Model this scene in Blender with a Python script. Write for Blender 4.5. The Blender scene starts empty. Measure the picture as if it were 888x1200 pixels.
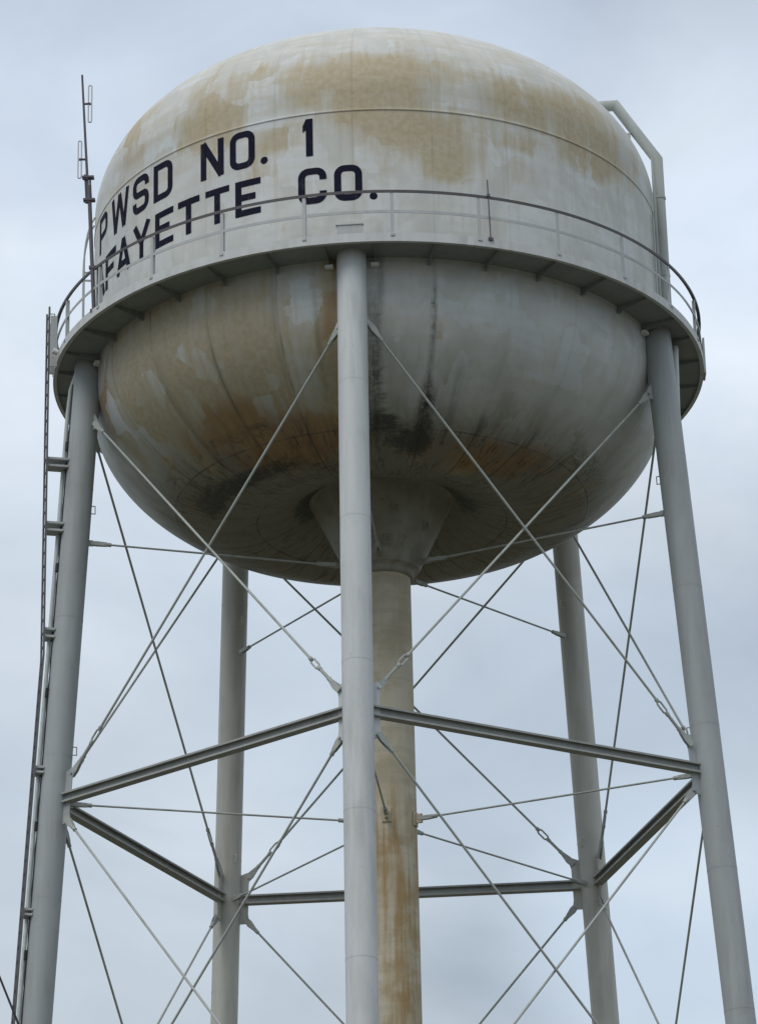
import bpy, math, random
from mathutils import Vector, Matrix, noise as mnoise
random.seed(7)
S = bpy.context.scene
COL = S.collection
PI = math.pi
rad = math.radians
DZ = 1.6                      # eye height of the photographer above the ground

# ------------------------------------------------------------------ helpers
class MB:
    """collects shapes into one mesh"""
    def __init__(self): self.v = []; self.f = []; self.sm = []
    def add(self, vs, fs, smooth=False):
        o = len(self.v); self.v += [tuple(p) for p in vs]
        self.f += [tuple(i + o for i in f) for f in fs]; self.sm += [smooth] * len(fs)
    def tube(self, p0, p1, r, n=10, r1=None, caps=True):
        p0 = Vector(p0); p1 = Vector(p1); r1 = r if r1 is None else r1
        d = (p1 - p0).normalized(); a = d.orthogonal().normalized(); b = d.cross(a)
        vs = []
        for p, q in ((p0, r), (p1, r1)):
            vs += [p + a * q * math.cos(2 * PI * k / n) + b * q * math.sin(2 * PI * k / n) for k in range(n)]
        self.add(vs, [(k, (k + 1) % n, n + (k + 1) % n, n + k) for k in range(n)], True)
        if caps:
            self.add(vs[:n], [tuple(range(n))[::-1]]); self.add(vs[n:], [tuple(range(n))])
    def path(self, pts, r, n=10, closed=False, caps=True, smooth=True):
        pts = [Vector(p) for p in pts]; m = len(pts); vs = []; a = None
        for i, p in enumerate(pts):
            if closed: t0 = p - pts[i - 1]; t1 = pts[(i + 1) % m] - p
            else: t0 = p - pts[max(i - 1, 0)]; t1 = pts[min(i + 1, m - 1)] - p
            t0 = t0.normalized() if t0.length > 1e-9 else t1.normalized(); t1 = t1.normalized() if t1.length > 1e-9 else t0
            t = (t0 + t1).normalized(); c = max(t.dot(t0), .4)
            if a is None: a = t.orthogonal().normalized()
            a = (a - t * a.dot(t)).normalized(); b = t.cross(a)
            bend = (t1 - t0)
            for k in range(n):
                o = a * r * math.cos(2 * PI * k / n) + b * r * math.sin(2 * PI * k / n)
                if bend.length > 1e-4:
                    u = (bend - t * bend.dot(t)).normalized(); o = o + u * o.dot(u) * (1 / c - 1)
                vs.append(p + o)
        fs = []
        for i in range(m if closed else m - 1):
            j = (i + 1) % m
            fs += [(i * n + k, i * n + (k + 1) % n, j * n + (k + 1) % n, j * n + k) for k in range(n)]
        self.add(vs, fs, smooth)
        if caps and not closed:
            self.add(vs[:n], [tuple(range(n))[::-1]]); self.add(vs[-n:], [tuple(range(n))])
    def box(self, c, ax, ay, az):
        """box with centre c and half-axis vectors"""
        c = Vector(c); ax = Vector(ax); ay = Vector(ay); az = Vector(az)
        vs = [c + ax * i + ay * j + az * k for i in (-1, 1) for j in (-1, 1) for k in (-1, 1)]
        self.add(vs, [(0, 1, 3, 2), (4, 6, 7, 5), (0, 4, 5, 1), (2, 3, 7, 6), (0, 2, 6, 4), (1, 5, 7, 3)])
    def bar(self, p0, p1, w, side, up):
        """rectangular bar between points, half sizes w=(s,u)"""
        p0 = Vector(p0); p1 = Vector(p1)
        self.box((p0 + p1) / 2, (p1 - p0) / 2, Vector(side) * w[0], Vector(up) * w[1])
    def prism(self, poly, nrm, th):
        """flat plate: polygon of points extruded +-th along nrm"""
        n = len(poly); nrm = Vector(nrm)
        vs = [Vector(p) - nrm * th for p in poly] + [Vector(p) + nrm * th for p in poly]
        self.add(vs, [tuple(range(n))[::-1], tuple(range(n, 2 * n))] + [(k, (k + 1) % n, n + (k + 1) % n, n + k) for k in range(n)])
    def ring(self, prof, n=180, a0=0, a1=360, z0=DZ):
        """revolve a closed (r,z) outline"""
        full = abs(a1 - a0 - 360) < 1e-6; m = len(prof); cnt = n if full else n + 1; vs = []
        for k in range(cnt):
            a = rad(a0 + (a1 - a0) * k / n)
            vs += [(r * math.cos(a), r * math.sin(a), z + z0) for r, z in prof]
        fs = []
        for k in range(n):
            k2 = (k + 1) % cnt
            fs += [(k * m + i, k2 * m + i, k2 * m + (i + 1) % m, k * m + (i + 1) % m) for i in range(m)]
        self.add(vs, fs)
        if not full: self.add(vs[:m], [tuple(range(m))]); self.add(vs[-m:], [tuple(range(m))[::-1]])
    def build(self, name, mat, parent=None):
        me = bpy.data.meshes.new(name); me.from_pydata(self.v, [], self.f); me.update()
        me.polygons.foreach_set('use_smooth', self.sm)
        import bmesh
        bm = bmesh.new(); bm.from_mesh(me); bmesh.ops.recalc_face_normals(bm, faces=bm.faces); bm.to_mesh(me); bm.free()
        o = bpy.data.objects.new(name, me); COL.objects.link(o)
        if mat: me.materials.append(mat)
        if parent: o.parent = parent
        return o

def tag(o, label=None, cat=None, group=None, kind=None):
    for k, v in (('label', label), ('category', cat), ('group', group), ('kind', kind)):
        if v: o[k] = v
    return o
def empty(name, loc=(0, 0, 0)):
    o = bpy.data.objects.new(name, None); COL.objects.link(o); o.location = loc; return o
def cyl(r, az, z):
    a = rad(az); return Vector((r * math.cos(a), r * math.sin(a), z + DZ))
def er(az): return Vector((math.cos(rad(az)), math.sin(rad(az)), 0))
def et(az): return Vector((-math.sin(rad(az)), math.cos(rad(az)), 0))
UP = Vector((0, 0, 1))

# ------------------------------------------------------------------ materials
class NT:
    def __init__(self, name):
        self.m = bpy.data.materials.new(name); self.m.use_nodes = True
        self.t = self.m.node_tree; self.b = self.t.nodes['Principled BSDF']
    def n(self, typ, **kw):
        x = self.t.nodes.new(typ)
        for k, v in kw.items():
            if k in x.inputs: x.inputs[k].default_value = v
            else: setattr(x, k, v)
        return x
    def l(self, a, b): self.t.links.new(a, b)
    def setin(self, sock, v):
        if isinstance(v, (int, float)): sock.default_value = v
        elif isinstance(v, tuple): sock.default_value = v if len(v) == 4 or sock.type != 'RGBA' else v + (1,)
        else: self.l(v, sock)
    def math(self, op, a, b=0., c=None, clamp=False):
        x = self.n('ShaderNodeMath', operation=op, use_clamp=clamp)
        self.setin(x.inputs[0], a); self.setin(x.inputs[1], b)
        if c is not None: self.setin(x.inputs[2], c)
        return x.outputs[0]
    def noise(self, vec, scale, detail=4., rough=.55, dist=0.):
        x = self.n('ShaderNodeTexNoise'); x.inputs['Scale'].default_value = scale; x.inputs['Detail'].default_value = detail
        x.inputs['Roughness'].default_value = rough; x.inputs['Distortion'].default_value = dist
        self.l(vec, x.inputs['Vector']); return x.outputs['Fac']
    def mapv(self, vec, scale=(1, 1, 1), loc=(0, 0, 0)):
        x = self.n('ShaderNodeMapping'); x.inputs['Scale'].default_value = scale; x.inputs['Location'].default_value = loc
        self.l(vec, x.inputs['Vector']); return x.outputs[0]
    def step(self, v, lo, hi, to0=0., to1=1.):
        x = self.n('ShaderNodeMapRange', interpolation_type='SMOOTHSTEP')
        self.setin(x.inputs[0], v); x.inputs[1].default_value = lo; x.inputs[2].default_value = hi
        x.inputs[3].default_value = to0; x.inputs[4].default_value = to1; return x.outputs[0]
    def mix(self, f, a, b, blend='MIX'):
        x = self.n('ShaderNodeMix', data_type='RGBA', blend_type=blend)
        self.setin(x.inputs[0], f); self.setin(x.inputs[6], a); self.setin(x.inputs[7], b); return x.outputs[2]
    def bump(self, h, strength, dist=.02):
        x = self.n('ShaderNodeBump'); x.inputs['Strength'].default_value = strength; x.inputs['Distance'].default_value = dist
        self.l(h, x.inputs['Height']); self.l(x.outputs[0], self.b.inputs['Normal'])
    def fin(self, col, rough=.6, metal=0., spec=.35):
        self.setin(self.b.inputs['Base Color'], col); self.setin(self.b.inputs['Roughness'], rough)
        self.b.inputs['Metallic'].default_value = metal; self.b.inputs['Specular IOR Level'].default_value = spec
        return self.m

PAINT = (.53, .545, .52)
def paint(name, base, dirt=(.30, .27, .20), amount=.5, rust=.0, rough=.55):
    """weathered steel paint: slow blotches, vertical dirt runs, a few rust specks"""
    g = NT(name); co = g.n('ShaderNodeTexCoord').outputs['Object']
    big = g.noise(co, .8, 3.); runs = g.noise(g.mapv(co, (5, 5, .35)), 1., 4.); fine = g.noise(co, 14., 5., .6)
    d = g.math('MULTIPLY', g.step(big, .42, .68), g.step(runs, .38, .7))
    d = g.math('ADD', d, g.math('MULTIPLY', g.step(fine, .55, .75), .35))
    c = g.mix(g.math('MULTIPLY', d, amount, clamp=True), base, dirt)
    c = g.mix(g.math('MULTIPLY', g.step(runs, .35, .6), .22), c, tuple(x * .72 for x in base))
    chalk = g.math('MULTIPLY', g.step(g.noise(g.mapv(co, (1.6, 1.6, .5), (3, 1, 8)), 1., 3., .5, .5), .52, .60), .22)
    c = g.mix(chalk, c, tuple(min(.8, x * 1.22) for x in base))
    if rust:
        sp = g.step(g.noise(co, 7., 6., .65), .66, .74)
        c = g.mix(g.math('MULTIPLY', sp, rust), c, (.17, .08, .035))
    g.bump(fine, .12, .01)
    return g.fin(c, rough)

M = {}
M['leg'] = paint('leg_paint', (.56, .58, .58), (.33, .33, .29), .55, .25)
M['leg_side'] = paint('leg_paint_side', (.36, .385, .39), (.24, .23, .19), .45, .3)  # side legs: darker copy of the leg paint
M['leg_far'] = paint('leg_paint_rear', (.52, .52, .475), (.33, .31, .25), .45, .3)  # rear legs: warmer copy of the leg paint, a little below the front leg
M['steel'] = paint('brace_paint', (.44, .455, .44), (.25, .22, .17), .5, .5)
M['strut'] = paint('strut_paint', (.36, .37, .355), (.22, .21, .18), .5, .1)
M['rod'] = paint('rod_paint', (.40, .425, .395), (.22, .2, .16), .5, .4)
M['walkway'] = paint('walkway_paint', (.56, .575, .565), (.27, .26, .23), .5, .25)
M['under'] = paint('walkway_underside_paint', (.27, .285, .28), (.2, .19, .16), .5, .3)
M['rail'] = paint('handrail_weathered', (.085, .083, .085), (.05, .045, .04), .5, .3)
M['post'] = paint('post_paint', (.44, .46, .46), (.28, .26, .22), .4, .3)
M['ladder'] = paint('ladder_weathered', (.13, .13, .135), (.07, .06, .055), .5, .3)
M['pipe'] = paint('overflow_paint', (.40, .43, .41), (.26, .24, .2), .4, .15)
M['conduit'] = paint('conduit_paint', (.56, .60, .58), (.33, .32, .28), .3, .1)
M['white'] = paint('white_paint', (.8, .8, .77), (.6, .58, .5), .3, 0)
M['mast'] = paint('mast_metal', (.11, .10, .12), (.07, .06, .06), .4, 0, .45)
M['dipole'] = paint('dipole_metal', (.62, .63, .66), (.5, .5, .5), .3, 0, .35)
M['cable'] = paint('cable_black', (.025, .025, .03), (.04, .04, .04), .3, 0, .5)
M['letter'] = paint('letter_paint', (.008, .009, .024), (.022, .022, .03), .35, 0, .8)
lb = M['letter'].node_tree.nodes['Principled BSDF']; lb.inputs['Specular IOR Level'].default_value = .12
def wear_letters():
    t = M['letter'].node_tree; src = lb.inputs['Base Color'].links[0].from_socket
    tc = t.nodes.new('ShaderNodeTexCoord'); mp_ = t.nodes.new('ShaderNodeMapping'); mp_.inputs['Scale'].default_value = (6, 6, 2.2); t.links.new(tc.outputs['Object'], mp_.inputs[0])
    nz_ = t.nodes.new('ShaderNodeTexNoise'); nz_.inputs['Scale'].default_value = 1.6; nz_.inputs['Detail'].default_value = 7; nz_.inputs['Roughness'].default_value = .7; t.links.new(mp_.outputs[0], nz_.inputs['Vector'])
    mr_ = t.nodes.new('ShaderNodeMapRange'); mr_.inputs[1].default_value = .58; mr_.inputs[2].default_value = .80; mr_.inputs[4].default_value = .55; t.links.new(nz_.outputs['Fac'], mr_.inputs[0])
    mx_ = t.nodes.new('ShaderNodeMix'); mx_.data_type = 'RGBA'; t.links.new(mr_.outputs[0], mx_.inputs[0]); t.links.new(src, mx_.inputs[6]); mx_.inputs[7].default_value = (.16, .16, .17, 1); t.links.new(mx_.outputs[2], lb.inputs['Base Color'])
wear_letters()

# ------------------------------------------------------------------ tower numbers
RT, ZB, BB, ZT, AT = 6.489, 31.70, 3.615, 36.297, 3.763
ZSEAM = 35.823
LEG = [-94.382 + 72 * k for k in range(5)]
RLEG = .3127
def legpt(k, z):
    r = 7.2793 - .0606 * (z - 21.968); a = rad(LEG[k % 5])
    return Vector((r * math.cos(a), r * math.sin(a), z + DZ))
RIM, ZRIM = 7.3897, 32.195
ZG, ZJ, ZJL = 30.66, 21.97, 12.4

tower = empty('water_tower')
tag(tower, 'pale grey five legged water tower with rust stained round tank lettered in black', 'water tower')

# ------------------------------------------------------------------ tank
prof = []
bot_in = [(1.61, 29.36), (1.75, 29.28), (1.9, 29.2), (2.1, 29.105), (2.3, 29.02), (2.55, 28.935), (2.8, 28.87), (3.0, 28.825), (3.2, 28.80), (3.4, 28.795), (3.6, 28.81), (3.8, 28.85), (3.95, 28.895), (4.12, 28.955), (4.3, 29.02)]
prof += bot_in
tm = math.acos(.695)
for i in range(60): t = tm * (1 - i / 60); prof.append((RT * math.cos(t), ZB - BB * math.sin(t)))
for i in range(72):
    z = ZB + (ZT - ZB) * i / 72
    prof.append((RT, z))
for dzs in (-.03, -.02, -.012, .0, .012, .02):      # raised lap seam under the dome
    prof.append((RT + (.012 if -.025 < dzs < .015 else .001), ZSEAM + dzs))
prof2 = sorted([p for p in prof if p[1] > ZB], key=lambda p: p[1]); prof = [p for p in prof if p[1] <= ZB] + prof2
for i in range(71): t = (PI / 2) * i / 70; prof.append((max(RT * math.cos(t), .0005), ZT + AT * math.sin(t)))
arc = [0.]
for a, b in zip(prof, prof[1:]): arc.append(arc[-1] + math.hypot(a[0] - b[0], a[1] - b[1]))
def s_of(r, z):
    return min(range(len(prof)), key=lambda i: (prof[i][0] - r) ** 2 + (prof[i][1] - z) ** 2)

# wear of the paint, and shade painted round the cone top: (azimuth, r, z, half width, half height, strength), read off the photograph
OCHRE = [(-146.9, 6.42, 36.83, 0.81, 0.94, 0.5), (-123.5, 6.45, 36.7, 0.88, 0.82, 0.55), (-119.9, 6.49, 35.92, 0.55, 0.31, 0.4), (-98.2, 6.48, 36.47, 0.84, 0.7, 0.8), (-86.0, 6.48, 36.51, 0.83, 0.84, 0.8), (-61.1, 6.49, 36.4, 0.66, 0.58, 0.6), (-66.4, 6.46, 36.66, 0.53, 0.49, 0.4), (-42.7, 6.49, 36.28, 0.79, 0.73, 0.75), (-44.5, 6.44, 36.76, 0.68, 0.6, 0.5), (-28.7, 6.49, 36.32, 0.88, 0.52, 0.5), (-79.2, 6.4, 36.91, 0.76, 0.4, 0.5), (-113.1, 6.4, 36.92, 0.65, 0.56, 0.35), (-54.2, 6.49, 36.37, 0.49, 0.46, 0.4), (-87.9, 6.49, 35.36, 1.1, 0.52, 0.75), (-74.8, 6.49, 35.24, 0.77, 0.62, 0.6), (-76.6, 6.49, 34.49, 0.41, 0.41, 0.9), (-107.6, 6.49, 35.27, 0.58, 0.25, 0.5), (-114.7, 6.49, 34.72, 0.41, 0.41, 0.3), (-60.6, 6.49, 35.32, 0.66, 0.17, 0.5), (-45.6, 6.49, 35.52, 0.71, 0.32, 0.6), (-31.2, 6.49, 35.65, 0.65, 0.27, 0.4), (-91.2, 6.49, 34.44, 0.55, 0.31, 0.35), (-122.3, 6.49, 35.17, 0.45, 0.42, 0.3), (-83.2, 6.49, 34.54, 0.74, 0.41, 0.4), (-65.4, 6.49, 34.68, 0.83, 0.42, 0.3), (-106.0, 6.49, 34.21, 0.38, 0.25, 0.35), (-130.9, 6.21, 30.66, 2.66, 1.4, 0.6), (-144.8, 6.41, 31.16, 1.42, 1.04, 0.5), (-115.6, 5.98, 30.3, 1.16, 1.27, 0.3), (-99.2, 6.37, 31.03, 0.18, 1.3, 0.75), (-100.7, 5.25, 29.58, 0.22, 1.25, 0.6), (-63.3, 3.85, 28.88, 0.74, 0.58, 0.5), (-5, 4.7, 29.21, 0.84, 0.4, 0.35), (-135.9, 5.0, 29.4, 1.69, 0.89, 0.4),
         (20, 6.45, 36.7, 1.2, .8, .5), (70, 6.45, 36.6, 1.5, .8, .6), (130, 6.45, 36.7, 1.4, .9, .6), (170, 6.45, 36.6, 1., .8, .4)]
RUST = [(-127.4, 4.97, 29.38, 1.17, 0.68, 0.75), (-114.2, 4.46, 29.1, 0.9, 0.5, 0.7), (-70, 4.2, 28.98, .7, .35, .45), (-105, 4.6, 29.15, .6, .4, .5), (-162.3, 6.47, 31.47, 0.55, 0.8, 0.6), (-52.1, 4.14, 28.97, 0.95, 0.5, 0.7), (-33.3, 4.54, 29.13, 0.84, 0.34, 0.3), (-113.6, 3.92, 28.89, 0.54, 0.42, 0.4), (-131.3, 4.08, 28.95, 0.71, 0.34, 0.3), (-76.6, 6.49, 34.45, 0.3, 0.3, 0.2), (-97.8, 6.49, 31.9, .12, .7, .5), (-99.2, 6.2, 30.6, .12, .9, .45)]
SOOT_SHADE = [(-80.4, 4.4, 29.07, 0.34, 0.38, 1.0), (-89.0, 4.75, 29.24, 0.28, 0.22, 1.0), (-78.1, 4.86, 29.31, 0.13, 0.66, 0.6), (-79.3, 6.13, 30.51, 0.06, 1.3, 0.42), (-90.1, 5.65, 29.92, 0.16, 1.3, 0.42), (-157.0, 3.72, 28.84, 0.67, 0.16, 0.8), (-150., 3.95, 28.9, 1.4, 0.22, 1.0), (-132, 3.9, 28.88, .8, .16, .7), (-156.3, 4.34, 29.04, 0.57, 0.16, 0.6), (-118.5, 3.88, 28.88, 0.53, 0.21, 0.4), (-107, 3.6, 28.81, .4, .2, .5), (-20.8, 4.9, 29.33, 1.38, 0.25, 0.45), (-159.3, 4.94, 29.36, 0.61, 0.16, 0.4), (-37.9, 2.23, 29.05, 1.12, 0.4, 0.5), (-85, 4.35, 29.04, .4, .16, .6),
        (-172, 1.8, 29.25, .9, .22, .95), (-140, 1.75, 29.28, .8, .12, .8), (-95, 1.72, 29.3, 1.2, .09, .7), (-15, 1.85, 29.22, .7, .22, .9), (-45, 1.75, 29.28, .7, .12, .8), (-128, 4.9, 29.35, 1.3, .22, .45), (-118, 3.2, 28.8, 1.2, .25, .5), (-60, 3.0, 28.83, 1.2, .3, .4)]  # entries hugging the cone top paint the shade of that join onto the bowl
DRIP = [(-79.3, 6.13, 30.4, 0.035, 1.5, 0.6), (-79.0, 4.9, 29.35, .12, .6, .9), (-90.6, 5.9, 30.2, 0.09, 1.5, 0.5), (-92.0, 5.2, 29.5, .09, .8, .5), (-88.9, 6.49, 31.9, .05, .7, .45), (-101.5, 6.3, 30.9, .05, 1.2, .3), (-72.5, 5.2, 29.5, .05, .7, .35), (-138.3, 5.6, 29.9, .05, 1.2, .3), (-124., 5.6, 29.9, .05, 1.0, .35), (-110., 6.3, 30.9, .05, 1., .25), (-47.5, 4.75, 29.25, .05, .25, .7), (-31.5, 4.8, 29.25, .05, .3, .7), (-63.6, 4.75, 29.25, .05, .25, .7)]
def compile_patches(lst):
    out = []
    for az, r, z, w, h, st in lst: i = s_of(r, z); out.append((rad(az), arc[i], w, h, st))
    return out
PATCH = {'ochre': compile_patches(OCHRE), 'rust': compile_patches(RUST), 'soot_shade': compile_patches(SOOT_SHADE), 'drip': compile_patches(DRIP)}
NSEG = 400
A0 = rad(90)                                # wrap line at the back of the tank
tank_v = []; uv = []; att = {k: [] for k in PATCH}
for k in range(NSEG + 1):
    th = A0 - 2 * PI + 2 * PI * k / NSEG
    for i, (r, z) in enumerate(prof):
        tank_v.append((r * math.cos(th), r * math.sin(th), z + DZ)); uv.append((th, arc[i]))
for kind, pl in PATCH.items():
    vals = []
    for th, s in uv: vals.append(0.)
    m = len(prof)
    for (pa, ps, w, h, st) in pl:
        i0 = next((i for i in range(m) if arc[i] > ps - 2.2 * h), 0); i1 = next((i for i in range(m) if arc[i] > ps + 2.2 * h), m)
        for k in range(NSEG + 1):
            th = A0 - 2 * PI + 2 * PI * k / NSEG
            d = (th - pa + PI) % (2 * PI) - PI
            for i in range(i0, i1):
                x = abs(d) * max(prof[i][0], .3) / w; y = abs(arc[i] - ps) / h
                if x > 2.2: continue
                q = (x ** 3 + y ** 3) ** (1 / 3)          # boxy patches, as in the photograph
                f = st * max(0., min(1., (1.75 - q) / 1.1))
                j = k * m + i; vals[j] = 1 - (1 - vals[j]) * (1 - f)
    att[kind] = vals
tank_f = []
m = len(prof)
for k in range(NSEG):
    for i in range(m - 1): tank_f.append((k * m + i, (k + 1) * m + i, (k + 1) * m + i + 1, k * m + i + 1))
me = bpy.data.meshes.new('tank'); me.from_pydata(tank_v, [], tank_f); me.update()
me.polygons.foreach_set('use_smooth', [True] * len(tank_f))
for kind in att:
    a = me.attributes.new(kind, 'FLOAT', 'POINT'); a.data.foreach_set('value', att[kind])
at = me.attributes.new('plate_u', 'FLOAT', 'POINT'); at.data.foreach_set('value', [p[0] for p in uv])
at = me.attributes.new('plate_v', 'FLOAT', 'POINT'); at.data.foreach_set('value', [p[1] for p in uv])

g = NT('tank_paint')
def A(nm): x = g.n('ShaderNodeAttribute', attribute_name=nm); return x.outputs['Fac']
u, v = A('plate_u'), A('plate_v')
um = g.math('MULTIPLY', u, 6.0)
cx = g.n('ShaderNodeCombineXYZ'); g.l(um, cx.inputs[0]); g.l(v, cx.inputs[1]); P2 = cx.outputs[0]
co = g.n('ShaderNodeTexCoord').outputs['Object']
n_patch = g.noise(g.mapv(P2, (1.5, .9, 1)), 1., 4., .55, .6)
n_run = g.noise(g.mapv(P2, (5.5, .5, 1), (3, 7, 0)), 1., 5., .6)
n_fine = g.noise(g.mapv(P2, (3.2, 2.6, 1), (9, 1, 0)), 2.5, 6., .65)
n_roll = g.noise(g.mapv(P2, (.9, 4., 1), (1, 4, 0)), 1., 4., .6)
wob = g.math('ADD', g.math('ADD', g.math('MULTIPLY', g.math('SUBTRACT', n_patch, .5), .9), g.math('MULTIPLY', g.math('SUBTRACT', n_run, .5), .7)), g.math('MULTIPLY', g.math('SUBTRACT', n_fine, .5), .45))
vo = g.n('ShaderNodeTexVoronoi', distance='CHEBYCHEV'); vo.inputs['Scale'].default_value = 1.
wv = g.n('ShaderNodeVectorMath', operation='ADD'); g.l(g.mapv(P2, (1.5, 1.05, 1)), wv.inputs[0])
dn = g.n('ShaderNodeTexNoise'); dn.inputs['Scale'].default_value = 2.2; dn.inputs['Detail'].default_value = 5.; g.l(P2, dn.inputs['Vector'])
ds = g.n('ShaderNodeVectorMath', operation='SCALE'); g.l(dn.outputs['Color'], ds.inputs[0]); ds.inputs['Scale'].default_value = .45; g.l(ds.outputs[0], wv.inputs[1])
g.l(wv.outputs[0], vo.inputs['Vector'])
cell = g.n('ShaderNodeSeparateColor'); g.l(vo.outputs['Color'], cell.inputs[0]); cellv = cell.outputs[0]
wob = g.math('ADD', wob, g.math('MULTIPLY', g.math('SUBTRACT', cellv, .5), .40))
f_o = g.step(g.math('ADD', A('ochre'), g.math('MULTIPLY', wob, 1.05)), .20, .82)
f_r = g.step(g.math('ADD', A('rust'), g.math('MULTIPLY', wob, .9)), .2, .85)
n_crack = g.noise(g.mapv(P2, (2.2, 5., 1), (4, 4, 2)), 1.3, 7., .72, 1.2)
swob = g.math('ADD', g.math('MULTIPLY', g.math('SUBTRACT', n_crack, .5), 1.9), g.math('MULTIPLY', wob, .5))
f_s = g.step(g.math('ADD', g.math('MULTIPLY', A('soot_shade'), .95), swob), .25, 1.0)
f_s = g.math('MULTIPLY', f_s, g.step(A('soot_shade'), .02, .2))
zz = g.n('ShaderNodeSeparateXYZ'); g.l(co, zz.inputs[0]); Z = zz.outputs[2]
calm = g.math('SUBTRACT', .26, g.math('MULTIPLY', g.math('MULTIPLY', g.step(u, rad(-78), rad(-60)), g.step(v, 8.2, 7.4)), .2))
base = g.mix(g.step(n_patch, .35, .65), (.51, .52, .49), (.61, .625, .605))
base = g.mix(g.math('MULTIPLY', g.step(cell.outputs[1], .5, .8), .55), base, (.64, .675, .69))
base = g.mix(g.math('MULTIPLY', g.step(n_roll, .4, .66), .35), base, (.50, .49, .42))
base = g.mix(g.math('MULTIPLY', g.step(n_run, .46, .72), calm), base, (.40, .40, .36))
# underside of the bowl: browner and darker below the knuckle seam
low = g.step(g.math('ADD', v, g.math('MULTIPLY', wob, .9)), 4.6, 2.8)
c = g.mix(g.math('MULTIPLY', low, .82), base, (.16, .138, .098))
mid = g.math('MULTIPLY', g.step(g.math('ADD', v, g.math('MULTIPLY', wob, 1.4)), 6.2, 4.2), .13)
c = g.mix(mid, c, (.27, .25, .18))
yel = g.math('MULTIPLY', g.step(g.math('ADD', v, g.math('MULTIPLY', wob, 1.2)), 9.6, 10.6), g.step(g.math('ADD', g.math('ADD', n_roll, n_patch), g.math('MULTIPLY', n_fine, .5)), 1.05, 1.5))
yel = g.math('MULTIPLY', yel, g.step(v, 14.6, 13.0))
c = g.mix(g.math('MULTIPLY', yel, .42), c, (.46, .41, .30))
c = g.mix(g.math('MULTIPLY', f_o, .80), c, g.mix(g.step(n_fine, .35, .65), (.36, .285, .15), (.45, .375, .235)))
c = g.mix(g.math('MULTIPLY', f_r, .72), c, g.mix(g.step(n_run, .35, .65), (.24, .115, .035), (.33, .19, .075)))
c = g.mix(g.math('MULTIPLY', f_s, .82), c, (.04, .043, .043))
f_d = g.math('MULTIPLY', A('drip'), g.step(g.math('ADD', g.math('MULTIPLY', n_fine, .6), g.math('MULTIPLY', n_run, .6)), .38, .68), clamp=True)
c = g.mix(g.math('MULTIPLY', f_d, 1.0), c, (.05, .048, .04))
# radial plate seams and the ring seam of the bowl, slightly stained
ph = g.math('PINGPONG', g.math('ADD', u, rad(79 + 360)), rad(7.5))
dseam = g.math('MULTIPLY', ph, 5.5)
line = g.step(dseam, .040, .006)
brk = g.step(g.noise(g.mapv(P2, (1.2, .55, 1), (2, 2, 5)), 1., 4., .6), .42, .62)
under_rim = g.step(v, 7.6, 7.0)
c = g.mix(g.math('MULTIPLY', g.math('MULTIPLY', line, g.math('ADD', g.math('MULTIPLY', under_rim, .34), .10)), g.math('MULTIPLY', g.math('ADD', brk, .25, clamp=True), g.step(u, rad(-72), rad(-84), .22, 1.))), c, (.10, .095, .08))
vr = arc[s_of(4.62, 29.165)]
rl = g.step(g.math('ABSOLUTE', g.math('SUBTRACT', v, vr)), .035, .008)
c = g.mix(g.math('MULTIPLY', rl, g.math('ADD', g.math('MULTIPLY', brk, .4), .2)), c, (.07, .065, .055))
vr2 = arc[s_of(2.75, 28.88)]
rl2 = g.step(g.math('ABSOLUTE', g.math('SUBTRACT', v, vr2)), .03, .008)
c = g.mix(g.math('MULTIPLY', rl2, g.math('ADD', g.math('MULTIPLY', brk, .5), .2)), c, (.04, .035, .03))
low_line = g.math('MULTIPLY', line, g.step(v, 3.6, 3.1))
c = g.mix(g.math('MULTIPLY', low_line, .55), c, (.045, .04, .032))
wr = g.math('MULTIPLY', g.step(g.noise(g.mapv(P2, (2.6, .8, 1), (8, 1, 3)), 2.2, 7., .72, 1.3), .50, .66), g.step(v, 4.0, 3.0))
c = g.mix(g.math('MULTIPLY', wr, .75), c, (.06, .05, .036))
vs_ = arc[s_of(RT, ZSEAM)]
sl = g.step(g.math('ABSOLUTE', g.math('SUBTRACT', g.math('ADD', v, .035), vs_)), .03, .008)
c = g.mix(g.math('MULTIPLY', sl, .4), c, (.12, .10, .08))
hh = g.math('ADD', g.math('MULTIPLY', n_fine, .15), g.math('MULTIPLY', g.math('ADD', line, rl), .5))
dent = g.noise(co, .9, 2.)
g.bump(g.math('ADD', hh, g.math('MULTIPLY', dent, 1.2)), .35, .03)
M['tank'] = g.fin(c, .58, 0, .3)
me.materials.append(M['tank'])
tank = bpy.data.objects.new('tank', me); COL.objects.link(tank); tank.parent = tower

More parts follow.
